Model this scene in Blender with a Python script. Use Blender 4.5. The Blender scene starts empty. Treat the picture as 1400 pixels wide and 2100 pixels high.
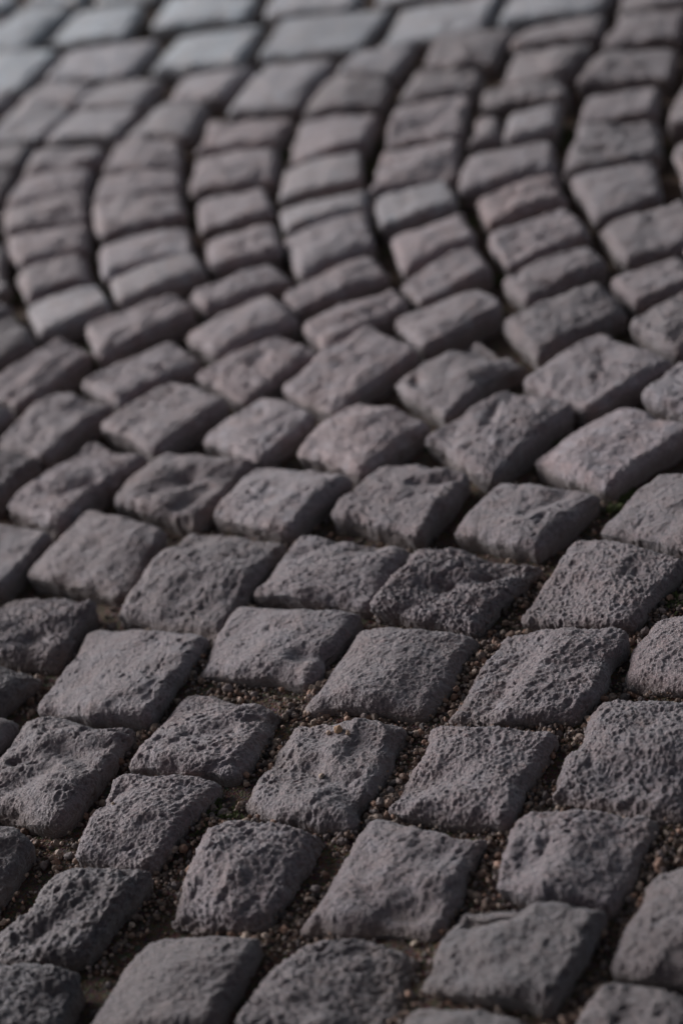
import bpy, math, random
import numpy as np
from mathutils import Matrix, Vector

# ---------------------------------------------------------------- camera, sky, sun, exposure
scene = bpy.context.scene
CAM_H, PITCH, ROLL, LENS = 1.12, math.radians(30.0), math.radians(14.0), 85.0
FPX = LENS / 36.0 * 2100.0                       # focal length in photo pixels (portrait 36 mm tall frame)
cam_data = bpy.data.cameras.new("camera")
cam = bpy.data.objects.new("camera", cam_data)
scene.collection.objects.link(cam)
scene.camera = cam
cam_data.sensor_fit = 'VERTICAL'
cam_data.sensor_height = 36.0
cam_data.sensor_width = 24.0
cam_data.lens = LENS
cam_data.clip_start, cam_data.clip_end = 0.05, 400.0
_right = Vector((1, 0, 0))
_down = Vector((0, -math.sin(PITCH), -math.cos(PITCH)))
_fwd = Vector((0, math.cos(PITCH), -math.sin(PITCH)))
_c, _s = math.cos(ROLL), math.sin(ROLL)
_cr = _c * _right + _s * _down
_cd = -_s * _right + _c * _down
_m = Matrix((_cr, -_cd, -_fwd)).transposed().to_4x4()
_m.translation = (0, 0, CAM_H)
cam.matrix_world = _m
cam_data.dof.use_dof = True
cam_data.dof.focus_distance = 1.945
cam_data.dof.aperture_fstop = 3.1

SUN_ELEV, SUN_AZ = math.radians(20.0), math.radians(-50.0)   # azimuth from +Y, negative = left
world = bpy.data.worlds.new("World")
scene.world = world
world.use_nodes = True
wn = world.node_tree
sky = wn.nodes.new("ShaderNodeTexSky")
sky.sky_type = 'NISHITA'
sky.sun_disc = False
sky.sun_elevation = SUN_ELEV
sky.sun_rotation = SUN_AZ
sky.air_density = 1.0
sky.dust_density = 6.0
sky.ozone_density = 0.6
hs = wn.nodes.new("ShaderNodeHueSaturation")          # thin overcast: a paler sky
hs.inputs["Saturation"].default_value = 0.45
wn.links.new(sky.outputs[0], hs.inputs["Color"])
wn.links.new(hs.outputs[0], wn.nodes["Background"].inputs[0])
wn.nodes["Background"].inputs[1].default_value = 0.05
sun_data = bpy.data.lights.new("sun", 'SUN')
sun_data.energy = 3.0
sun_data.angle = math.radians(29.0)
sun_data.color = (1.0, 0.945, 0.965)
sun = bpy.data.objects.new("sun", sun_data)
scene.collection.objects.link(sun)
_sd = Vector((math.sin(SUN_AZ) * math.cos(SUN_ELEV), math.cos(SUN_AZ) * math.cos(SUN_ELEV), math.sin(SUN_ELEV)))
sun.rotation_euler = (-_sd).to_track_quat('-Z', 'Y').to_euler()
scene.view_settings.view_transform = 'Standard'
scene.view_settings.look = 'None'
scene.view_settings.exposure = 0.22
scene.view_settings.gamma = 1.0
scene.view_settings.use_curve_mapping = False

random.seed(7)
rng = np.random.default_rng(11)
COL = scene.collection

# ---------------------------------------------------------------- helpers
def ground_at(px, py, z=0.0):
    """Where the sight line through a point of the photograph meets the level z."""
    px, py = np.asarray(px, float), np.asarray(py, float)
    x, y = (px - 700.0) / FPX, (py - 1050.0) / FPX
    x, y = _c * x - _s * y, _s * x + _c * y
    k = (CAM_H - z) / (math.sin(PITCH) + y * math.cos(PITCH))
    return np.stack([x * k, (math.cos(PITCH) - y * math.sin(PITCH)) * k], -1)

def photo_at(X, Y, Z=0.0):
    """Inverse of ground_at, used to look up how the gravel and joints vary over the pavement."""
    Zc = Y * math.cos(PITCH) + (CAM_H - Z) * math.sin(PITCH)
    yl = ((CAM_H - Z) * math.cos(PITCH) - Y * math.sin(PITCH)) / Zc
    xl = X / Zc
    x, y = _c * xl + _s * yl, -_s * xl + _c * yl
    return 700 + FPX * x, 1050 + FPX * y

_perm = rng.permutation(256)
_perm = np.concatenate([_perm, _perm, _perm]).astype(np.int32)
_g = rng.normal(size=(256, 3)); _g = (_g / np.linalg.norm(_g, axis=1)[:, None]).astype(np.float32)

def perlin(p):
    p = p.astype(np.float32)
    i = np.floor(p).astype(np.int32); f = p - i
    i &= 255
    w = f * f * f * (f * (f * 6 - 15) + 10)
    out = 0
    for dx in (0, 1):
        hx = _perm[i[:, 0] + dx]; wx = w[:, 0] if dx else 1 - w[:, 0]
        for dy in (0, 1):
            hy = _perm[hx + i[:, 1] + dy]; wy = wx * (w[:, 1] if dy else 1 - w[:, 1])
            for dz in (0, 1):
                h = _perm[hy + i[:, 2] + dz]; g = _g[h]
                d = g[:, 0] * (f[:, 0] - dx) + g[:, 1] * (f[:, 1] - dy) + g[:, 2] * (f[:, 2] - dz)
                out = out + d * wy * (w[:, 2] if dz else 1 - w[:, 2])
    return out * 1.6

_r1, _r2, _r3, _r4 = [rng.random(256).astype(np.float32) for _ in range(4)]
def pits(p, density=0.6):
    """Irregular little craters scattered on a jittered grid, 0..1 deep."""
    p = p.astype(np.float32)
    i = np.floor(p).astype(np.int32); f = p - i; i &= 255
    out = np.zeros(len(p), np.float32)
    for dx in (-1, 0, 1):
        for dy in (-1, 0, 1):
            for dz in (-1, 0, 1):
                h = _perm[_perm[_perm[(i[:, 0] + dx) & 255] + ((i[:, 1] + dy) & 255)] + ((i[:, 2] + dz) & 255)]
                qx = dx + _r1[h] - f[:, 0]; qy = dy + _r2[h] - f[:, 1]; qz = dz + _r3[h] - f[:, 2]
                r = 0.25 + 0.55 * _r4[(h * 7 + 3) & 255]
                t = 1 - (qx * qx + qy * qy + qz * qz) / (r * r)
                on = _r4[h] < density
                out = np.maximum(out, np.where(on & (t > 0), t * (0.4 + 0.6 * _r1[(h * 5 + 1) & 255]), 0))
    return out

def mesh_from(name, V, F):
    """One mesh out of numpy arrays; F is (n,4) or (n,3)."""
    me = bpy.data.meshes.new(name)
    k = F.shape[1]
    me.vertices.add(len(V)); me.vertices.foreach_set("co", np.ascontiguousarray(V, np.float32).ravel())
    me.loops.add(F.size); me.loops.foreach_set("vertex_index", np.ascontiguousarray(F, np.int32).ravel())
    me.polygons.add(len(F))
    me.polygons.foreach_set("loop_start", np.arange(0, F.size, k, dtype=np.int32))
    me.polygons.foreach_set("loop_total", np.full(len(F), k, np.int32))
    me.polygons.foreach_set("use_smooth", np.ones(len(F), bool))
    me.update(calc_edges=True)
    return me

def link(name, me, mat, parent=None, **props):
    o = bpy.data.objects.new(name, me)
    if mat: me.materials.clear(); me.materials.append(mat)
    COL.objects.link(o)
    if parent is not None: o.parent = parent
    for k, v in props.items(): o[k] = v
    return o

# ---------------------------------------------------------------- materials
def new_mat(name):
    m = bpy.data.materials.new(name); m.use_nodes = True
    nt = m.node_tree; b = nt.nodes["Principled BSDF"]
    return m, nt, b

def node(nt, typ, **kw):
    n = nt.nodes.new(typ)
    for k, v in kw.items():
        if k.startswith("_"): setattr(n, k[1:], v)
        else: n.inputs[k.replace("__", " ")].default_value = v
    return n

def ramp(nt, fac, stops):
    r = nt.nodes.new("ShaderNodeValToRGB")
    while len(r.color_ramp.elements) < len(stops): r.color_ramp.elements.new(0.5)
    for e, (p, c) in zip(r.color_ramp.elements, stops):
        e.position = p; e.color = (*c, 1) if len(c) == 3 else c
    nt.links.new(fac, r.inputs[0])
    return r.outputs[0]

def mixc(nt, fac, a, b, mode='MIX'):
    n = nt.nodes.new("ShaderNodeMix"); n.data_type = 'RGBA'; n.blend_type = mode
    for sock, v in ((n.inputs[0], fac), (n.inputs[6], a), (n.inputs[7], b)):
        if isinstance(v, (int, float)): sock.default_value = v
        elif isinstance(v, tuple): sock.default_value = (*v, 1)
        else: nt.links.new(v, sock)
    return n.outputs[2]

def stone_material():
    m, nt, b = new_mat("porphyry_stone")
    L = nt.links
    geo = nt.nodes.new("ShaderNodeNewGeometry")
    info = nt.nodes.new("ShaderNodeObjectInfo")
    def noise(scale, detail, rough=0.6):
        n = node(nt, "ShaderNodeTexNoise", Scale=scale, Detail=detail, Roughness=rough)
        L.new(geo.outputs["Position"], n.inputs["Vector"]); return n
    big, mid, fine, grain = noise(22, 3), noise(75, 4), noise(330, 3), noise(900, 2)
    # mineral tint: purple grey to reddish grey in cloudy patches
    tint = ramp(nt, big.outputs[0], [(0.30, (0.171, 0.128, 0.143)), (0.50, (0.205, 0.154, 0.164)), (0.72, (0.226, 0.152, 0.151))])
    tint = mixc(nt, ramp(nt, mid.outputs[0], [(0.35, (0, 0, 0)), (0.70, (1, 1, 1))]), tint, (0.232, 0.191, 0.200))
    # pale bluish and rusty clouds, different on every block
    blot = noise(48, 5, 0.65); rust = node(nt, "ShaderNodeTexNoise", Scale=33, Detail=4, Roughness=0.6)
    off = nt.nodes.new("ShaderNodeVectorMath"); off.operation = 'ADD'; off.inputs[1].default_value = (3.1, 7.7, 1.3)
    L.new(geo.outputs["Position"], off.inputs[0]); L.new(off.outputs[0], rust.inputs["Vector"])
    tint = mixc(nt, ramp(nt, blot.outputs[0], [(0.50, (0, 0, 0)), (0.68, (0.85, 0.85, 0.85))]), tint, (0.272, 0.252, 0.276))
    tint = mixc(nt, ramp(nt, rust.outputs[0], [(0.52, (0, 0, 0)), (0.70, (0.75, 0.75, 0.75))]), tint, (0.240, 0.158, 0.148))
    # crystals: fine light and dark specks
    speck = ramp(nt, fine.outputs[0], [(0.33, (0.55, 0.54, 0.57)), (0.5, (1, 1, 1)), (0.68, (1.5, 1.48, 1.48))])
    col = mixc(nt, 1.0, tint, speck, 'MULTIPLY')
    g2 = ramp(nt, grain.outputs[0], [(0.35, (0.82, 0.82, 0.82)), (0.65, (1.16, 1.16, 1.16))])
    col = mixc(nt, 0.8, col, g2, 'MULTIPLY')
    # each stone's own tint, with brighter far and dimmer near light painted in
    col = mixc(nt, 1.0, col, info.outputs["Color"], 'MULTIPLY')
    # sandy dust caught on the flanks, patchy
    sep = nt.nodes.new("ShaderNodeSeparateXYZ"); L.new(geo.outputs["Position"], sep.inputs[0])
    z = nt.nodes.new("ShaderNodeMapRange"); z.inputs[1].default_value = -0.006; z.inputs[2].default_value = -0.018
    wob = nt.nodes.new("ShaderNodeMath"); wob.operation = 'MULTIPLY_ADD'
    wob.inputs[1].default_value = 0.016; L.new(mid.outputs[0], wob.inputs[0])
    zz = nt.nodes.new("ShaderNodeMath"); zz.operation = 'SUBTRACT'; zz.inputs[1].default_value = 0.008
    L.new(sep.outputs[2], wob.inputs[2]); L.new(wob.outputs[0], zz.inputs[0]); L.new(zz.outputs[0], z.inputs[0])
    dust = nt.nodes.new("ShaderNodeMath"); dust.operation = 'MULTIPLY'; dust.inputs[1].default_value = 0.75
    L.new(z.outputs[0], dust.inputs[0])
    col = mixc(nt, dust.outputs[0], col, (0.200, 0.142, 0.118))
    L.new(col, b.inputs["Base Color"])
    rr = nt.nodes.new("ShaderNodeMapRange"); rr.inputs[3].default_value = 0.42; rr.inputs[4].default_value = 0.66
    L.new(mid.outputs[0], rr.inputs[0])
    # worn stones are smoother: the wear is stored as the alpha of the object colour
    mr = nt.nodes.new("ShaderNodeMath"); mr.operation = 'MULTIPLY'
    L.new(rr.outputs[0], mr.inputs[0]); L.new(info.outputs["Alpha"], mr.inputs[1])
    L.new(mr.outputs[0], b.inputs["Roughness"])
    b.inputs["Specular IOR Level"].default_value = 0.8
    # a film of fine dust scatters light at grazing angles
    b.inputs["Sheen Weight"].default_value = 0.6
    b.inputs["Sheen Roughness"].default_value = 0.35
    b.inputs["Sheen Tint"].default_value = (0.88, 0.95, 1.0, 1)
    bump = node(nt, "ShaderNodeBump", Strength=1.0, Distance=0.002)
    add = nt.nodes.new("ShaderNodeMath"); add.operation = 'ADD'
    L.new(fine.outputs[0], add.inputs[0]); L.new(grain.outputs[0], add.inputs[1])
    L.new(add.outputs[0], bump.inputs["Height"]); L.new(bump.outputs[0], b.inputs["Normal"])
    return m

def soil_material():
    m, nt, b = new_mat("joint_sand")
    L = nt.links
    geo = nt.nodes.new("ShaderNodeNewGeometry")
    n1 = node(nt, "ShaderNodeTexNoise", Scale=45, Detail=6, Roughness=0.7); L.new(geo.outputs["Position"], n1.inputs["Vector"])
    n2 = node(nt, "ShaderNodeTexVoronoi", Scale=480); L.new(geo.outputs["Position"], n2.inputs["Vector"])
    c = ramp(nt, n1.outputs[0], [(0.3, (0.035, 0.026, 0.020)), (0.55, (0.085, 0.058, 0.043)), (0.75, (0.145, 0.102, 0.076))])
    c = mixc(nt, 0.45, c, n2.outputs["Color"], 'SOFT_LIGHT')
    L.new(c, b.inputs["Base Color"]); b.inputs["Roughness"].default_value = 0.95
    bp = node(nt, "ShaderNodeBump", Strength=1.0, Distance=0.0015)
    L.new(n2.outputs["Distance"], bp.inputs["Height"]); L.new(bp.outputs[0], b.inputs["Normal"])
    return m

def grit_material():
    m, nt, b = new_mat("grit")
    L = nt.links
    at = nt.nodes.new("ShaderNodeAttribute"); at.attribute_name = "tone"
    geo = nt.nodes.new("ShaderNodeNewGeometry")
    n = node(nt, "ShaderNodeTexNoise", Scale=700, Detail=3); L.new(geo.outputs["Position"], n.inputs["Vector"])
    sp = ramp(nt, n.outputs[0], [(0.3, (0.75, 0.75, 0.75)), (0.7, (1.2, 1.2, 1.2))])
    L.new(mixc(nt, 1.0, at.outputs["Color"], sp, 'MULTIPLY'), b.inputs["Base Color"])
    b.inputs["Roughness"].default_value = 0.7
    return m

def moss_material():
    m, nt, b = new_mat("moss")
    geo = nt.nodes.new("ShaderNodeNewGeometry")
    n = node(nt, "ShaderNodeTexNoise", Scale=160, Detail=2); nt.links.new(geo.outputs["Position"], n.inputs["Vector"])
    nt.links.new(ramp(nt, n.outputs[0], [(0.3, (0.035, 0.050, 0.016)), (0.7, (0.10, 0.125, 0.035))]), b.inputs["Base Color"])
    b.inputs["Roughness"].default_value = 0.85
    return m

STONE, SOIL, GRIT, MOSS = stone_material(), soil_material(), grit_material(), moss_material()

# ---------------------------------------------------------------- the setts
# outlines of the setts as they lie in the photograph (far left, far right, near right, near left corner)
STONES = '''
B1 -110,1690 66,1722 -40,1870 -190,1840
B2 88,1790 311,1790 175,1960 -30,1965 L 0,1900 78,1860
B3 455,1682 668,1700 535,1890 338,1885 L 375,1785
B4 755,1668 993,1712 890,1900 612,1888 L 690,1785
B5 1068,1665 1345,1663 1250,1868 1012,1828
B6 945,1850 1238,1873 1125,2058 858,2008
B7 1350,1790 1600,1765 1500,2020 1255,1982
B8 1225,2002 1460,2035 1380,2250 1120,2200
B9 845,2045 1080,2080 1010,2250 760,2230
B10 680,1903 845,1945 770,2130 480,2105 L 560,1985
B11 305,1922 535,1920 430,2110 160,2110
B12 -80,1985 168,2003 110,2115 -170,2110
C1 -140,1340 75,1370 -20,1455 -200,1440
C2 190,1280 427,1300 300,1475 75,1455
C3 372,1408 578,1442 482,1587 262,1565
C4 48,1470 275,1488 120,1683 -70,1640
C5 245,1597 450,1602 300,1773 148,1752
C6 605,1477 828,1487 725,1685 485,1640 B 620,1680
C7 890,1482 1132,1500 1030,1685 792,1652
C8 1038,1287 1286,1305 1185,1465 920,1465
C9 1235,1440 1500,1430 1400,1665 1125,1630
C10 1345,1262 1570,1250 1490,1415 1277,1393
C11 735,1285 980,1298 868,1455 628,1442
D2 15,1205 203,1238 105,1352 -70,1325
D3 -80,1060 105,1087 -5,1205 -170,1175
D4 180,1045 345,1085 252,1208 50,1170
D5 390,1078 582,1095 445,1290 230,1255
D6 618,1090 832,1112 752,1238 522,1212
D7 485,1238 735,1255 635,1390 408,1370
D8 855,1115 1100,1145 975,1290 765,1245
D9 1180,1102 1405,1150 1292,1276 1067,1262
D10 1345,968 1560,975 1440,1138 1218,1082
D11 1020,980 1238,1005 1102,1125 930,1085
D12 775,952 967,970 860,1095 678,1052
D13 520,945 722,975 590,1087 432,1052
D14 340,918 520,940 395,1065 222,1025
D15 185,898 298,928 118,1075 10,1035
D16 -70,900 84,938 -20,1025 -140,985
E1 118,803 233,830 88,932 -20,902
E2 355,782 463,825 318,925 208,875
E3 540,814 648,845 530,942 412,895
E4 735,815 883,855 740,967 603,922
E5 1035,790 1178,835 1005,980 867,893
E6 1262,828 1425,868 1245,1000 1088,940
E7 1400,745 1560,785 1480,880 1310,815
E8 1228,682 1385,738 1200,840 1066,782
E9 975,692 1082,735 910,848 808,785
E10 755,673 858,720 682,840 570,793
E11 570,680 656,718 495,820 402,768
E12 348,692 416,728 246,828 165,785
E13 125,695 188,727 32,832 -50,790
E14 -50,820 28,840 -60,895 -130,865
E15 30,643 78,698 -15,742 -90,702
E16 0,612 23,632 -60,682 -110,650
F1 56,628 200,586 224,630 78,688
F2 42,558 168,521 186,570 54,620
F3 12,484 178,452 176,505 38,546
F4 9,430 175,397 174,447 12,479
F5 43,364 188,343 177,391 10,422
F6 75,304 224,298 194,338 47,355
F7 -60,358 32,352 2,405 -90,410
F8 -150,500 6,500 12,590 -130,610
F9 -30,298 70,296 30,342 -70,350
G0 177,672 362,603 400,637 205,733
G1 224,580 397,514 420,555 240,622
G2 199,499 387,457 393,510 214,567
G3 193,425 371,387 380,438 202,482
G4 205,362 370,344 373,382 193,420
G5 243,295 368,282 371,336 207,355
H0 372,680 553,605 607,655 437,723
H1 390,597 557,530 597,570 418,637
H2 413,492 563,452 572,515 433,550
H3 402,412 541,378 562,430 408,470
H4 400,325 567,297 566,364 386,395
H5 430,248 600,233 567,286 400,317
I0 612,662 803,580 836,620 665,715
I1 578,603 757,522 796,567 607,635
I2 577,490 750,437 769,500 618,560
I3 573,437 753,388 757,426 583,470
I4 583,352 740,308 741,365 570,408
I5 615,243 773,227 750,294 584,335
I6 680,165 803,162 778,213 617,233
J0 806,660 980,587 1037,626 870,717
J1 815,580 975,500 1010,553 855,620
J2 803,492 945,432 974,488 825,555
J3 767,412 915,373 936,419 780,467
J4 785,315 940,283 932,360 758,395
J5 815,222 962,197 945,271 788,301
J6 855,151 990,140 973,181 815,212
J7 900,74 1058,53 1012,123 863,140
J8 828,18 1025,-8 985,58 775,95
K0 1030,660 1225,582 1284,632 1098,730
K1 1027,578 1210,500 1242,541 1078,620
K2 1002,485 1160,425 1212,475 1036,547
K3 970,405 1138,350 1157,408 998,460
K4 955,322 1127,281 1136,345 942,393
K5 978,242 1018,236 1024,280 958,300
K5b 1045,240 1152,217 1137,264 1033,287
K6 990,183 1150,161 1160,199 983,222
K7 1052,108 1218,90 1160,150 1022,172
K8 1070,58 1242,32 1222,76 1048,98
K9 1045,-12 1265,-30 1225,18 1020,48
L0 1285,660 1425,585 1490,640 1388,725
L1 1247,575 1395,525 1440,575 1300,625
L2 1222,465 1400,412 1455,480 1283,538
L3 1170,362 1340,328 1357,400 1220,452
L4 1188,265 1355,248 1353,312 1153,352
L5 1203,196 1353,173 1345,234 1184,257
L6 1235,103 1388,96 1370,154 1183,180
L7 1270,36 1412,16 1393,74 1232,96
L8 1290,-40 1450,-60 1420,-2 1268,24
M1 1378,290 1540,255 1545,335 1405,380
M2 1400,172 1560,150 1540,230 1369,262
M3 1412,395 1560,350 1600,425 1447,470
M0 1435,90 1590,75 1570,130 1405,155
N00 -80,-20 35,-10 20,12 -90,35
N0 50,10 148,10 52,95 -60,103
N1 165,18 298,4 258,68 95,86
N2 350,-10 535,-10 500,35 306,54
N3 370,73 540,48 488,123 310,145
N4 142,98 325,80 262,155 98,163
N5 95,171 203,172 150,214 37,216
N6 30,223 152,221 84,279 -25,292
N7a 208,172 338,160 290,213 160,220
N7b 155,227 285,221 240,277 92,286
N8 340,214 428,212 386,272 255,278
N9 372,158 530,131 452,198 342,207
N10 565,-30 750,-15 715,15 543,32
N11 580,42 803,16 735,92 528,118
N12 545,135 685,122 612,212 458,230
N13 725,106 850,94 806,148 690,156
Na -40,110 120,104 35,182 -110,195
O1 790,-45 975,-62 940,-16 765,4
O2 215,-52 345,-58 318,-10 190,0
O3 72,-48 195,-54 166,-2 60,0
Na2 -60,194 30,191 2,224 -80,235
'''
TONES = [  # own stone tones, mixed with painted light: far rows lifted, near rows dimmed
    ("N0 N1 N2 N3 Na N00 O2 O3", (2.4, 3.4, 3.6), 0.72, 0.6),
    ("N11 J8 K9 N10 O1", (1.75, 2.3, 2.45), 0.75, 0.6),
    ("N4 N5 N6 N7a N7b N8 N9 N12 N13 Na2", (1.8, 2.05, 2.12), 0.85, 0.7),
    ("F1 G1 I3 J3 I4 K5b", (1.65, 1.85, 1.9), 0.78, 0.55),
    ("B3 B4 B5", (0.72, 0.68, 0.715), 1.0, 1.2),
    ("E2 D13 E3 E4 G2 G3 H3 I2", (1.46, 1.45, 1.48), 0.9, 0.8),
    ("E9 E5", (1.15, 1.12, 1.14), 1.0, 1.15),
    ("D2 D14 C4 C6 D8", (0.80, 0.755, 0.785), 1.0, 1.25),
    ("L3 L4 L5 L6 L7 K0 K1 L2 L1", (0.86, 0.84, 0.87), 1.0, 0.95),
    ("B1 B2 B6 B7 B8 B9 B10 B11 B12 C1", (0.46, 0.43, 0.45), 1.0, 1.3),  # nearest row: the dimmer light there is put into the colour
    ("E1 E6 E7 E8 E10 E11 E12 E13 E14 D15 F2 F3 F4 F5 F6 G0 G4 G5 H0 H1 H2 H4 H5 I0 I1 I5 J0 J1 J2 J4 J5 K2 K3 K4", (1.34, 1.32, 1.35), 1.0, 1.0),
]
# hollows: stone, (x0, y0, x1, y1 in the photograph, half width in photo pixels, depth m)
DENTS = [
    ("C6", (560, 1545, 640, 1600, 26, 0.0045)), ("C6", (640, 1560, 740, 1640, 22, 0.0050)), ("C6", (640, 1500, 720, 1520, 30, 0.003)),
    ("C3", (400, 1500, 460, 1490, 22, 0.004)), ("C3", (540, 1460, 570, 1450, 24, 0.004)),
    ("C4", (60, 1550, 200, 1525, 22, 0.0045)), ("C4", (30, 1600, 90, 1570, 20, 0.004)), ("C4", (130, 1530, 170, 1560, 20, 0.004)),
    ("D2", (80, 1290, 140, 1275, 26, 0.0075)),
    ("D8", (830, 1205, 900, 1195, 22, 0.0036)), ("D8", (900, 1195, 990, 1180, 20, 0.0032)), ("D8", (1010, 1175, 1060, 1160, 18, 0.004)),
    ("D14", (320, 1000, 370, 980, 26, 0.006)), ("D14", (400, 975, 480, 965, 26, 0.005)), ("D14", (370, 1030, 420, 990, 16, 0.004)),
    ("D6", (720, 1115, 760, 1105, 24, 0.005)), ("D6", (620, 1130, 680, 1105, 18, 0.003)),
    ("D5", (380, 1110, 420, 1085, 26, 0.004)), ("C7", (850, 1600, 930, 1580, 24, 0.003)),
    ("C8", (1190, 1360, 1260, 1340, 20, 0.003)), ("C9", (1200, 1525, 1215, 1510, 20, 0.004)), ("C9", (1260, 1600, 1400, 1580, 30, 0.004)),
    ("B6", (960, 1868, 1050, 1862, 24, 0.010)), ("B2", (60, 1915, 130, 1880, 20, 0.004)), ("B2", (150, 1860, 180, 1840, 16, 0.003)),
    ("B4", (800, 1860, 860, 1850, 26, 0.005)), ("B4", (900, 1740, 950, 1730, 30, 0.003)), ("B5", (1050, 1790, 1090, 1760, 26, 0.0035)),
    ("C5", (220, 1640, 250, 1620, 16, 0.004)), ("D4", (200, 1120, 300, 1130, 26, 0.003)), ("D7", (620, 1340, 660, 1335, 18, 0.0035)),
    ("E9", (950, 705, 1010, 712, 20, 0.007)), ("E9", (860, 790, 850, 775, 10, 0.004)), ("E9", (990, 775, 1040, 750, 20, 0.006)),
    ("E5", (1000, 870, 1010, 830, 12, 0.004)), ("E11", (520, 740, 540, 720, 14, 0.004)), ("D12", (850, 990, 930, 975, 14, 0.004)),
    ("L4", (1200, 308, 1240, 303, 8, 0.008)), ("J6", (860, 190, 950, 180, 4, 0.004)), ("F4", (110, 440, 140, 432, 6, 0.006)),
    ("E12", (255, 810, 300, 790, 12, 0.004)), ("D15", (130, 1010, 190, 980, 14, 0.003)), ("D11", (1080, 1050, 1150, 1010, 16, 0.003)),
]
TILTS = {}
STONE_LABELS = {
    "C6": "cobblestone with a diagonal groove and loose pebbles lying on it",
    "D2": "cobblestone with a deep scooped hollow at the left edge",
    "B6": "blurred foreground cobblestone with a notch broken from its far edge",
    "G1": "pale smooth narrow cobblestone in the curved column",
    "F1": "pale flat-topped cobblestone at the foot of the leftmost curved column",
    "D5": "longest cobblestone, running diagonally left of centre",
    "K5": "small rounded cobblestone wedged beside a pale one",
}
PEBBLES = [
    (693, 1494, 0.0030, (0.42, 0.27, 0.17), "orange tan pebble on the far edge of the grooved cobblestone"),
    (713, 1503, 0.0022, (0.36, 0.25, 0.18), "tan pebble just right of the orange one on the grooved cobblestone"),
    (671, 1495, 0.0016, (0.40, 0.30, 0.24), "smallest pale pebble left of the orange one on the grooved cobblestone"),
    (655, 1577, 0.0028, (0.27, 0.21, 0.17), "brown pebble lodged in the groove mid cobblestone"),
    (838, 1890, 0.0030, (0.50, 0.42, 0.33), "cream pebble low on the blurred front cobblestone"),
    (495, 1893, 0.0038, (0.46, 0.36, 0.29), "pale pointed pebble below the front edge of a blurred cobblestone"),
    (233, 1650, 0.0018, (0.36, 0.27, 0.21), "tiny pale pebble on the cobblestone at lower left"),
]
MOSS_SPOTS = [(1262, 1025, 0.010, 160), (1250, 1000, 0.008, 60), (1393, 1238, 0.008, 60), (185, 712, 0.010, 90), (545, 1172, 0.008, 60), (800, 1165, 0.008, 50),
    (440, 1690, 0.010, 70), (575, 310, 0.012, 60), (212, 588, 0.012, 70), (1165, 270, 0.02, 120), (195, 400, 0.02, 80), (385, 385, 0.016, 60),
    (310, 50, 0.02, 60), (300, 110, 0.02, 60), (750, 330, 0.015, 50), (1030, 560, 0.012, 40), (1190, 985, 0.006, 40), (970, 560, 0.012, 40), (560, 790, 0.012, 50)]
def parse():
    out = []
    for l in STONES.strip().splitlines():
        t = l.split(); pts, ex, cur = [], {}, None
        for s in t[1:]:
            if ',' in s:
                p = tuple(map(float, s.split(',')))
                (ex[cur] if cur else pts).append(p)
            else:
                cur = s; ex[cur] = []
        out.append((t[0], pts, ex))
    return out

class Sett: pass
SETTS = []
for key, pts, ex in parse():
    s = Sett(); s.key = key
    # a stone's outline in the photo is its shoulder, a few millimetres under its top
    s.corner = ground_at([p[0] for p in pts], [p[1] for p in pts], -0.004)
    s.extra = {k: ground_at([p[0] for p in v], [p[1] for p in v], -0.004) for k, v in ex.items()}
    s.traced = True
    SETTS.append(s)

# the paving goes on beyond the frame: each stone proposes neighbours of its own size and bearing
def overlap(a, b, gap):
    for q, r in ((a, b), (b, a)):
        for i in range(4):
            e = q[(i + 1) % 4] - q[i]; n = np.array([e[1], -e[0]]); n = n / (np.linalg.norm(n) + 1e-9)
            pa, pb = a @ n, b @ n
            if pa.max() + gap < pb.min() or pb.max() + gap < pa.min(): return False
    return True

FOOT = ground_at([0, 1400, 1400, 0], [0, 0, 2100, 2100])
FC = FOOT.mean(0)
def beyond(c):
    """Distance outside the photographed patch of ground (negative inside)."""
    d = -9.0
    for i in range(4):
        a, b = FOOT[i], FOOT[(i + 1) % 4]; e = b - a; n = np.array([e[1], -e[0]]) / np.linalg.norm(e)
        if (FC - a) @ n > 0: n = -n
        d = max(d, (c - a) @ n)
    return d

def grow(limit):
    quads = [s.corner for s in SETTS]
    cents = [q.mean(0) for q in quads]
    todo = sorted(range(len(quads)), key=lambda i: beyond(cents[i]))
    r = np.random.default_rng(5)
    while todo:
        q = quads[todo.pop(0)]
        c0 = q.mean(0)
        u = (q[1] - q[0] + q[2] - q[3]) / 2; v = (q[0] - q[3] + q[1] - q[2]) / 2
        for ax in (u, -u, v, -v):
            la = np.linalg.norm(ax)
            c = c0 + ax * (1 + 0.010 / la)
            if beyond(c) > limit: continue
            for sc in (1.0, 0.9, 0.8, 0.68):
                rot = r.normal(0, 0.03); cr, sr = math.cos(rot), math.sin(rot)
                tgt = 0.098 * sc * r.uniform(0.95, 1.05)
                uu = u / np.linalg.norm(u) * tgt * r.uniform(0.92, 1.1); vv = np.array([-uu[1], uu[0]]) / np.linalg.norm(uu) * tgt
                if vv @ v < 0: vv = -vv
                R2 = np.array([[cr, -sr], [sr, cr]])
                uu, vv = R2 @ uu, R2 @ vv
                cc = c0 + ax / la * (la / 2 + 0.010 + (tgt / 2))
                nq = np.array([cc - uu / 2 + vv / 2, cc + uu / 2 + vv / 2, cc + uu / 2 - vv / 2, cc - uu / 2 - vv / 2]) + r.normal(0, 0.0025, (4, 2))
                near = [k for k in range(len(quads)) if abs(cents[k][0] - cc[0]) < .2 and abs(cents[k][1] - cc[1]) < .2]
                if beyond(cc) < 0.045: break
                if any(overlap(nq, quads[k], 0.004) for k in near): continue
                s = Sett(); s.key = "x"; s.corner = nq; s.extra = {}; s.traced = False
                SETTS.append(s); quads.append(nq); cents.append(cc); todo.append(len(quads) - 1)
                break
grow(0.55)

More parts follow.
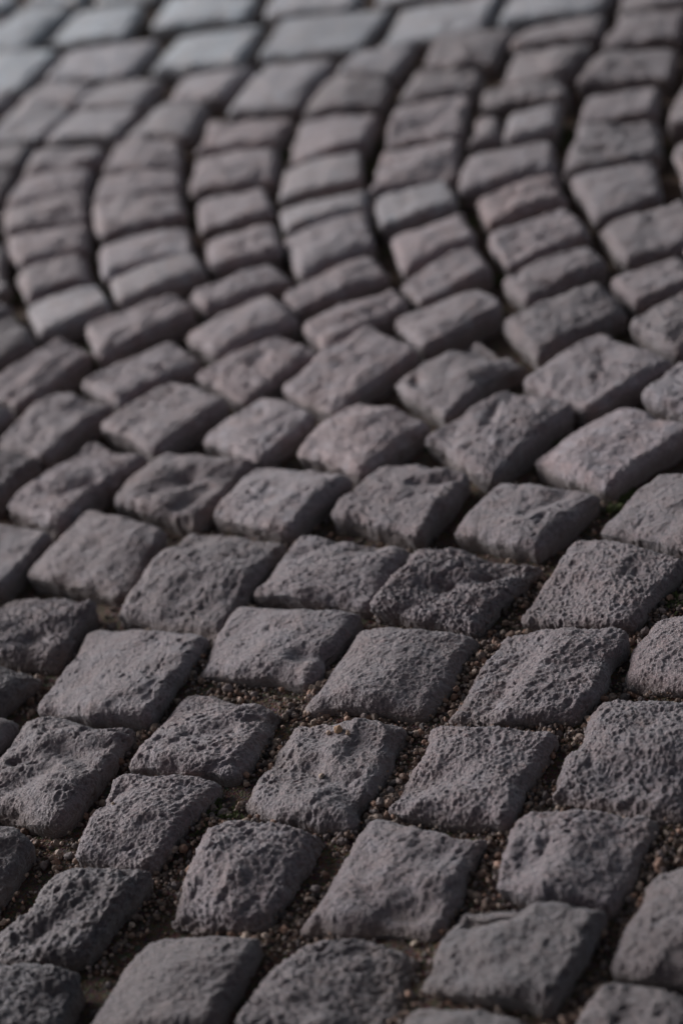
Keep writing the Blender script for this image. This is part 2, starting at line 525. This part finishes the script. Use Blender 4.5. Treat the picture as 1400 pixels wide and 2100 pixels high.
# how rough / worn single stones are: tone multiplier (r,g,b), own paleness plus painted light falloff, wear (roughness factor), relief
LOOK = {}
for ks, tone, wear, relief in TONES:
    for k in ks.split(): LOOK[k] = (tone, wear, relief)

def outline(s, step):
    """Closed smooth outline of a stone and the four indices of its corners."""
    q = s.corner
    names = ('T', 'R', 'B', 'L')                 # edges FL-FR, FR-NR, NR-NL, NL-FL
    pts, cid = [], []
    for i in range(4):
        cid.append(len(pts)); pts.append(q[i])
        for p in s.extra.get(names[i], []): pts.append(p)
    pts = np.array(pts); nxt = np.roll(pts, -1, 0)
    dense, ci = [], []
    for i, (a, b) in enumerate(zip(pts, nxt)):
        if i in cid: ci.append(len(dense))
        n = max(2, int(np.linalg.norm(b - a) / step))
        for t in np.arange(n) / n: dense.append(a + (b - a) * t)
    d = np.array(dense); n = len(d)
    sig = s.round / step
    k = np.exp(-0.5 * (np.arange(-int(3 * sig), int(3 * sig) + 1) / sig) ** 2); k /= k.sum()
    h = len(k) // 2
    pad = np.concatenate([d[-h:], d, d[:h]]) if h < n else d
    sm = np.stack([np.convolve(pad[:, j], k, 'valid') for j in (0, 1)], -1)
    # frost-chipped edges
    tan = np.roll(sm, -2, 0) - np.roll(sm, 2, 0)
    nrm = np.stack([-tan[:, 1], tan[:, 0]], -1); nrm /= np.linalg.norm(nrm, axis=1)[:, None]
    if ((sm - sm.mean(0)) * nrm).sum() < 0: nrm = -nrm
    P = np.concatenate([sm, np.full((n, 1), s.seed)], 1)
    w = s.grow + s.ragged * (0.0021 * perlin(P * 26) + 0.0009 * perlin(P * 70 + 5))
    w = w - s.pull * np.clip(-nrm[:, 1], 0, 1) - 0.4 * s.pull * np.clip(nrm[:, 1], 0, 1)   # what shows on the near side is partly flank
    return sm + nrm * w[:, None], nrm, ci

def resample(c, n):
    l = np.concatenate([[0], np.cumsum(np.linalg.norm(np.diff(c, axis=0), axis=1))])
    t = np.linspace(0, 1, n); t = t + 0.10 * np.sin(2 * np.pi * t) / (2 * np.pi) * -1
    return np.stack([np.interp(t * l[-1], l, c[:, j]) for j in (0, 1)], -1)

def build_stone(s, n, rows, detail):
    """Vertices and quads of one sett: domed, chipped top and flanks reaching down into the bed."""
    step = 0.0012 if detail > 1 else 0.003
    O, N, ci = outline(s, step)
    loop = np.concatenate([O, O])
    m = len(O); ce = ci + [m]
    E = [resample(loop[ce[i]:ce[i + 1] + 1], n) for i in range(4)]
    T, R, B, Lf = E[0], E[1], E[2][::-1], E[3][::-1]           # T: FL->FR, R: FR->NR, B: NL->NR, Lf: FL->NL
    t = np.linspace(0, 1, n); u = t[None, :, None]; v = t[:, None, None]
    grid = (1 - v) * T[None] + v * B[None] + (1 - u) * Lf[:, None] + u * R[:, None] \
        - ((1 - u) * (1 - v) * T[0] + u * (1 - v) * T[-1] + (1 - u) * v * B[0] + u * v * B[-1])
    G = grid.reshape(-1, 2)
    # distance to the outline
    bd, bn = O, N
    d2 = ((G[:, None, 0] - bd[None, :, 0]) ** 2 + (G[:, None, 1] - bd[None, :, 1]) ** 2).astype(np.float32)
    k = d2.argmin(1); dist = np.sqrt(d2[np.arange(len(G)), k])
    perp = np.abs(((G - bd[k]) * bn[k]).sum(1)); dist = np.where(dist < 0.02, perp, dist)
    # border ring of the grid, in order
    idx = np.arange(n * n).reshape(n, n)
    ring = np.concatenate([idx[0, :-1], idx[:-1, -1], idx[-1, :0:-1], idx[:0:-1, 0]])
    dist[ring] = 0
    cen = O.mean(0)
    P3 = np.concatenate([G, np.full((len(G), 1), s.seed)], 1)
    Rr = s.shoulder * (1.0 + 0.5 * perlin(P3 * 30 + 3))
    q = np.clip(1 - dist / Rr, 0, 1)
    z = -Rr * s.drop * q ** 2.2
    z += s.dome * (1 - np.clip(((G - cen) ** 2).sum(1) / 0.0028, 0, 1.5)) 
    # the top was split off with a hammer: a few cleavage planes meet in blunt ridges and hollows
    wp = G + 0.005 * np.stack([perlin(P3 * 45 + 71), perlin(P3 * 45 + 83)], -1)
    rel = (wp - cen) / 0.05
    fr = np.random.default_rng(int(s.seed * 1e6))
    def cleave(k, sl):
        pl = [fr.uniform(0, 0.0035) + rel @ fr.normal(0, sl, 2) for _ in range(k)]
        return np.stack(pl)
    soft = 0.0006
    lowr = -soft * np.log(np.exp(-cleave(4, 0.0042) / soft).sum(0))
    uppr = soft * np.log(np.exp(cleave(3, 0.0030) / soft).sum(0))
    fac = lowr + 0.6 * uppr; fac -= np.percentile(fac, 75)
    z += s.facet * np.clip(fac, -0.0065, 0.004)
    top = np.concatenate([G, z[:, None]], 1)
    a = np.arctan(s.drop * 2.2 * q ** 1.2)
    nt_ = np.concatenate([bn[k] * np.sin(a)[:, None], np.cos(a)[:, None]], 1)
    # flanks
    rv = [top]; rn = [nt_]; faces = []
    f = np.stack([idx[:-1, :-1], idx[1:, :-1], idx[1:, 1:], idx[:-1, 1:]], -1).reshape(-1, 4)
    faces.append(f)
    base = ring; off = n * n; M = len(ring)
    rb, rbn = top[ring], nt_[ring] * [1, 1, 0]
    rbn /= np.linalg.norm(rbn, axis=1)[:, None] + 1e-9
    depth = 0.046
    for r in range(1, rows + 1):
        t_ = (r / rows) ** 1.5
        w = rb - rbn * (0.007 * t_ ** 1.5)
        w[:, 2] = rb[:, 2] * (1 - t_) - depth * t_
        rv.append(w); rn.append(rbn)
        cur = np.arange(off, off + M); off += M
        faces.append(np.stack([base, np.roll(base, -1), np.roll(cur, -1), cur], -1))
        base = cur
    V = np.concatenate(rv); Nn = np.concatenate(rn); F = np.concatenate(faces)
    # relief of split stone, from broad waves down to crystal pits
    P = V + np.array([0, 0, s.seed])
    warp = np.stack([perlin(P * 40 + 7), perlin(P * 40 + 17), perlin(P * 40 + 27)], -1)
    Pw = P + 0.006 * warp
    # the rock splits along a grain: stretch the small relief along it
    ga = s.grain; gv = np.array([math.cos(ga), math.sin(ga)])
    along = P[:, 0] * gv[0] + P[:, 1] * gv[1]
    def stretch(Q, k):
        S = Q.copy(); S[:, 0] -= gv[0] * along * k; S[:, 1] -= gv[1] * along * k
        return S
    P, Pw = stretch(P, 0.30), stretch(Pw, 0.36)
    A = s.relief
    P, Pw = P * s.scale, Pw * s.scale
    h = 0.0026 * A * s.wave * perlin(Pw * 17)
    h += 0.0016 * A * perlin(Pw * 38 + 31)
    h += 0.0013 * A * (0.3 - np.abs(perlin(Pw * 58 + 13)))            # sharp fracture ridges
    patch = s.pit * np.clip(0.5 + 1.5 * perlin(P * 24 + 60), 0.05, 1.5)  # some areas weathered, some freshly split
    if detail > 0:
        h += 0.0009 * s.fine * A * (np.abs(perlin(Pw * 105 + 4)) - 0.3)         # and sharp clefts
        h -= 0.0030 * A * patch * pits(Pw * 115, 0.15)
    if detail > 1:
        h += 0.0007 * s.fine * A * (0.3 - np.abs(perlin(P * 190 + 2)))
        h -= 0.0022 * A * patch * pits(Pw * 240 + 50, 0.22)
        h += s.fine * A * (0.0008 * perlin(P * 380 + 6) + 0.0006 * perlin(P * 720 + 16))
    for (x0, y0, x1, y1, w, dep) in s.dents:                   # the hollows and ridges seen on single stones
        a_, b_ = ground_at(x0, y0), ground_at(x1, y1)
        e = b_ - a_; tt = np.clip(((V[:, :2] - a_) @ e) / (e @ e + 1e-9), 0, 1)
        dd = np.linalg.norm(V[:, :2] - a_ - tt[:, None] * e, axis=1) + 0.0035 * warp[:, 0]
        h -= 1.35 * dep * np.exp(-0.5 * (dd / (w / 2500.0)) ** 2)
    flank = np.ones(len(V)); flank[n * n:] = 0.9
    V = V + Nn * (h * flank)[:, None]
    # settled unevenly
    rel = V - np.array([cen[0], cen[1], 0])
    V[:, 2] += s.lift + rel[:, 0] * s.tilt[0] + rel[:, 1] * s.tilt[1]
    return V, F

# ---------------------------------------------------------------- the pavement: sand bed with the setts in it
def bed_level(X, Y):
    px, py = photo_at(X, Y, -0.02)
    lv = np.interp(py, [300, 900, 1150, 1350, 1700, 2100], [-0.031, -0.0295, -0.0240, -0.0186, -0.0186, -0.0205])
    # the sand has washed out on the left
    lv = lv - 0.006 * np.clip((420 - px) / 300, 0, 1) * np.clip((py - 900) / 200, 0, 1)
    return lv

def bed():
    x0, x1, y0, y1 = -1.2, 1.35, 0.7, 4.3
    st = 0.010
    nx, ny = int((x1 - x0) / st), int((y1 - y0) / st)
    X, Y = np.meshgrid(np.linspace(x0, x1, nx), np.linspace(y0, y1, ny))
    X, Y = X.ravel(), Y.ravel()
    P = np.stack([X, Y, np.zeros_like(X)], -1)
    Z = bed_level(X, Y) + 0.004 * perlin(P * 14) + 0.0022 * perlin(P * 45 + 3) + 0.0012 * perlin(P * 120 + 8)
    idx = np.arange(nx * ny).reshape(ny, nx)
    F = np.stack([idx[:-1, :-1], idx[:-1, 1:], idx[1:, 1:], idx[1:, :-1]], -1).reshape(-1, 4)
    return mesh_from("pavement", np.stack([X, Y, Z], -1), F)

pavement = link("pavement", bed(), SOIL, kind="structure")
gm = mesh_from("ground", np.array([[-150, -150, -.07], [150, -150, -.07], [150, 150, -.07], [-150, 150, -.07]]), np.array([[0, 1, 2, 3]]))
link("ground", gm, SOIL, kind="structure")

_a, _b = ground_at(700, 1450), ground_at(800, 1375)
GRAIN = math.atan2(_b[1] - _a[1], _b[0] - _a[0])
SETTS.sort(key=lambda s: (not s.traced, beyond(s.corner.mean(0))))
rest_V, rest_F, rest_n = [], [], 0
for i, s in enumerate(SETTS):
    r = np.random.default_rng(1000 + i)
    s.seed = r.uniform(1, 9)
    s.round = r.uniform(0.0040, 0.0080); s.shoulder = r.uniform(0.0055, 0.0105); s.dome = r.uniform(0.0005, 0.0035)
    s.wave = r.uniform(0.4, 1.25); s.scale = r.uniform(0.78, 1.22); s.pit = r.uniform(0.2, 1.35); s.fine = r.uniform(0.55, 1.25); s.lift = r.normal(0, 0.0008)
    s.tilt = r.normal(0, 0.015, 2); s.grain = GRAIN + r.normal(0, 0.22)
    tone, wear, relief = LOOK.get(s.key, ((0.81, 0.765, 0.80) if s.key[0] in 'CD' else (1, 1, 1), 1.0, 1.0))  # C and D rows darkened in colour for the weaker light nearby
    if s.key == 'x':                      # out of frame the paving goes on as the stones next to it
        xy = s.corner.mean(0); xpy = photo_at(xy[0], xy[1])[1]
        tone = (2.0, 2.7, 2.9) if xpy < 30 and xy[0] < 0.25 else tuple(np.array((1, 0.96, 1)) * np.interp(xpy, [200, 900, 1200, 1900], [1.3, 1.2, 0.8, 0.6]))  # painted far-to-near light falloff carried on past the frame
    s.relief = relief * r.uniform(0.85, 1.15)
    s.dents = [d for k, d in DENTS if k == s.key]
    if s.key in TILTS: s.tilt = np.array(TILTS[s.key][:2]); s.lift = TILTS[s.key][2]
    c = s.corner.mean(0); py = photo_at(c[0], c[1])[1]
    near = float(np.clip((py - 950) / 250, 0, 1)); s.shoulder *= 1 + 0.35 * near; s.drop = 0.85 - 0.18 * near; s.grow = 0.0011 + 0.0024 * near; s.pull = 0.0008 + 0.0026 * near; s.facet = relief * (0.7 + 0.40 * near) * r.uniform(0.6, 1.25); s.dome *= 1 + 0.6 * near; s.ragged = 1.25 + 0.15 * near; s.relief *= 1.5 - 0.3 * near
    if s.traced: n, rows, det = ((132 if 1180 < py < 1720 else int(np.interp(py, [100, 700, 950], [38, 52, 84]))), 10, 2)
    else: n, rows, det = ((24, 4, 1) if i < 300 else (12, 2, 0))
    V, F = build_stone(s, n, rows, det)
    if i < 300:
        me = mesh_from("cobblestone", V, F)
        o = link("cobblestone", me, STONE, pavement)
        b = r.uniform(0.87, 1.12); w = r.normal(0, 0.028)
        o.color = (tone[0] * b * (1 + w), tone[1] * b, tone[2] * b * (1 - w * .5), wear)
        if s.key in STONE_LABELS: o["label"] = STONE_LABELS[s.key]
    else:
        rest_V.append(V); rest_F.append(F + rest_n); rest_n += len(V)
if rest_V:
    me = mesh_from("outlying_cobblestones", np.concatenate(rest_V), np.concatenate(rest_F))
    o = link("outlying_cobblestones", me, STONE, pavement, kind="stuff")
print("setts", len(SETTS), "traced", sum(s.traced for s in SETTS))

# ---------------------------------------------------------------- grit in the joints
def ico(sub):
    import bmesh
    bm = bmesh.new(); bmesh.ops.create_icosphere(bm, subdivisions=sub, radius=1.0)
    V = np.array([v.co[:] for v in bm.verts]); F = np.array([[v.index for v in f.verts] for f in bm.faces]); bm.free()
    return V, F

# where the joints are: raster of the pavement, true where no stone stands
RX0, RY0, RS = -0.8, 1.0, 0.0015
RW, RH = int(1.7 / RS), int(2.6 / RS)
occ = np.zeros((RH, RW), np.float32)
for s in SETTS:
    q = s.corner
    lo = ((q.min(0) - [RX0, RY0]) / RS).astype(int) - 3; hi = ((q.max(0) - [RX0, RY0]) / RS).astype(int) + 3
    lo = np.maximum(lo, 0); hi = np.minimum(hi, [RW, RH])
    if (hi <= lo).any(): continue
    X, Y = np.meshgrid(np.arange(lo[0], hi[0]) * RS + RX0, np.arange(lo[1], hi[1]) * RS + RY0)
    poly = []
    for k_, nm in enumerate('TRBL'):
        poly.append(q[k_]); poly += list(s.extra.get(nm, []))
    poly = np.array(poly)
    ins = np.zeros(X.shape, bool)
    for a, b in zip(poly, np.roll(poly, -1, 0)):
        cond = (a[1] > Y) != (b[1] > Y)
        with np.errstate(divide='ignore', invalid='ignore'):
            ins ^= cond & (X < (b[0] - a[0]) * (Y - a[1]) / (b[1] - a[1]) + a[0])
    occ[lo[1]:hi[1], lo[0]:hi[0]][ins] = 1

def free(X, Y):
    i = ((X - RX0) / RS).astype(int).clip(0, RW - 1); j = ((Y - RY0) / RS).astype(int).clip(0, RH - 1)
    return occ[j, i] < 0.5

PAL = np.array([[0.27, 0.185, 0.145], [0.31, 0.235, 0.19], [0.16, 0.122, 0.108], [0.38, 0.30, 0.25], [0.21, 0.17, 0.165], [0.12, 0.10, 0.10], [0.31, 0.19, 0.14]])
def pebble_verts(V, r, size):
    """A rounded, slightly flattened, lumpy pebble."""
    sc = size * r.uniform(0.7, 1.25, 3) * [1, 1, 0.8]
    q = r.normal(size=(3, 3)); Qm, _ = np.linalg.qr(q)
    lump = 1 + 0.34 * perlin(V * 1.4 + r.uniform(0, 90, 3))
    return (V * lump[:, None] * sc) @ Qm.T

def gravel():
    r = np.random.default_rng(21)
    Vh, Fh = ico(2); Vl, Fl = ico(1)
    shapes_h = [pebble_verts(Vh, r, 1.0) for _ in range(40)]; shapes_l = [pebble_verts(Vl, r, 1.0) for _ in range(40)]
    VV, FF, CC, off = [], [], [], 0
    n = 420000
    px, py = r.uniform(-60, 1460, n), r.uniform(250, 2200, n)
    G = ground_at(px, py, -0.018)
    ok = free(G[:, 0], G[:, 1])
    dens = np.interp(py, [250, 900, 1150, 1300, 1750, 2000, 2200], [0.02, 0.05, 0.22, 0.62, 0.60, 0.35, 0.25])
    dens *= np.interp(px, [0, 250, 500, 1400], [0.45, 0.6, 1.0, 1.0])
    P = np.concatenate([G, np.zeros((n, 1))], 1)
    dens *= np.clip(0.75 + 1.5 * perlin(P * 17 + 2), 0.1, 1.4)
    ok &= r.random(n) < dens * 0.36
    G, px, py = G[ok], px[ok], py[ok]
    size = np.clip(r.lognormal(math.log(0.00145), 0.50, len(G)), 0.0008, 0.0042)
    lvl = bed_level(G[:, 0], G[:, 1])
    P = np.concatenate([G, np.zeros((len(G), 1))], 1)
    lvl = lvl + 0.004 * perlin(P * 14) + 0.0022 * perlin(P * 45 + 3) + r.uniform(-0.0005, 0.0060, len(G)) * np.where(r.random(len(G)) < .6, 1, .2)
    for i in range(len(G)):
        hi = 1200 < py[i] < 1800
        sh = (shapes_h if hi else shapes_l)[r.integers(40)]
        a = r.uniform(0, 6.283); ca, sa = math.cos(a), math.sin(a)
        v = sh * size[i]; v = np.stack([v[:, 0] * ca - v[:, 1] * sa, v[:, 0] * sa + v[:, 1] * ca, v[:, 2]], -1)
        VV.append(v + [G[i, 0], G[i, 1], lvl[i]])
        F = Fh if hi else Fl
        FF.append(F + off); off += len(v)
        c = PAL[r.integers(len(PAL))] * r.uniform(0.4, 1.2)
        CC.append(np.tile(np.append(c, 1), (len(v), 1)))
    me = mesh_from("joint_gravel", np.concatenate(VV), np.concatenate(FF))
    me.polygons.foreach_set("use_smooth", np.zeros(len(me.polygons), bool))
    at = me.color_attributes.new("tone", 'FLOAT_COLOR', 'POINT')
    at.data.foreach_set("color", np.concatenate(CC).astype(np.float32).ravel())
    print("grit", len(G), "tris", sum(len(f) for f in FF))
    return link("joint_gravel", me, GRIT, kind="stuff", label="tan and grey grit filling the joints between the cobblestones", category="gravel")
gravel()

# pebbles that lie loose on top of single stones
from mathutils.bvhtree import BVHTree
def surface_z(x, y):
    dg = bpy.context.evaluated_depsgraph_get()
    best = -0.05
    hit, loc, *_ = scene.ray_cast(dg, Vector((x, y, 0.3)), Vector((0, 0, -1)))
    return loc.z if hit else best
bpy.context.view_layer.update()
for (px, py, size, tone, label) in PEBBLES:
    r = np.random.default_rng(int(px * 7 + py))
    x, y = ground_at(px, py, 0.002)
    V, F = ico(3)
    v = pebble_verts(V, r, size)
    me = mesh_from("pebble", v - [0, 0, v[:, 2].min() * 0.75], F)
    at = me.color_attributes.new("tone", 'FLOAT_COLOR', 'POINT')
    at.data.foreach_set("color", np.tile(np.array([*tone, 1], np.float32), len(v)))
    o = link("pebble", me, GRIT, label=label, category="pebble", group="loose pebbles lying on the cobblestones")
    o.location = (x, y, surface_z(x, y))

# ---------------------------------------------------------------- moss in the damp joints
def moss():
    r = np.random.default_rng(77)
    VV, FF, off = [], [], 0
    damp = [(r.uniform(-20, 1420), r.uniform(-20, 900), 0.006, 14) for _ in range(170)]      # thin growth all along the far joints
    for (px, py, rad, n) in MOSS_SPOTS + damp:
        c = ground_at(px, py, -0.02)
        for _ in range(n):
            p = c + r.normal(0, rad, 2)
            if not free(p[0:1], p[1:2])[0]: continue
            z = float(bed_level(p[0], p[1])) + r.uniform(-0.001, 0.003)
            for _b in range(5):                       # a tuft: short pointed leaves
                a = r.uniform(0, 6.283); ln = r.uniform(0.0025, 0.006); wd = ln * 0.22
                d = np.array([math.cos(a), math.sin(a), 0]); sd = np.array([-d[1], d[0], 0])
                up = np.array([0, 0, 1.0]); b0 = np.array([p[0], p[1], z])
                mid = b0 + d * ln * .4 + up * ln * .6; tip = b0 + d * ln * .9 + up * ln * r.uniform(.5, 1.0)
                VV.append(np.array([b0 - sd * wd * .4, b0 + sd * wd * .4, mid + sd * wd, tip, mid - sd * wd]))
                FF.append(np.array([[0, 1, 2], [0, 2, 4], [4, 2, 3]]) + off); off += 5
    me = mesh_from("moss", np.concatenate(VV), np.concatenate(FF))
    return link("moss", me, MOSS, kind="stuff", label="small green moss tufts growing in the joints", category="moss")
moss()
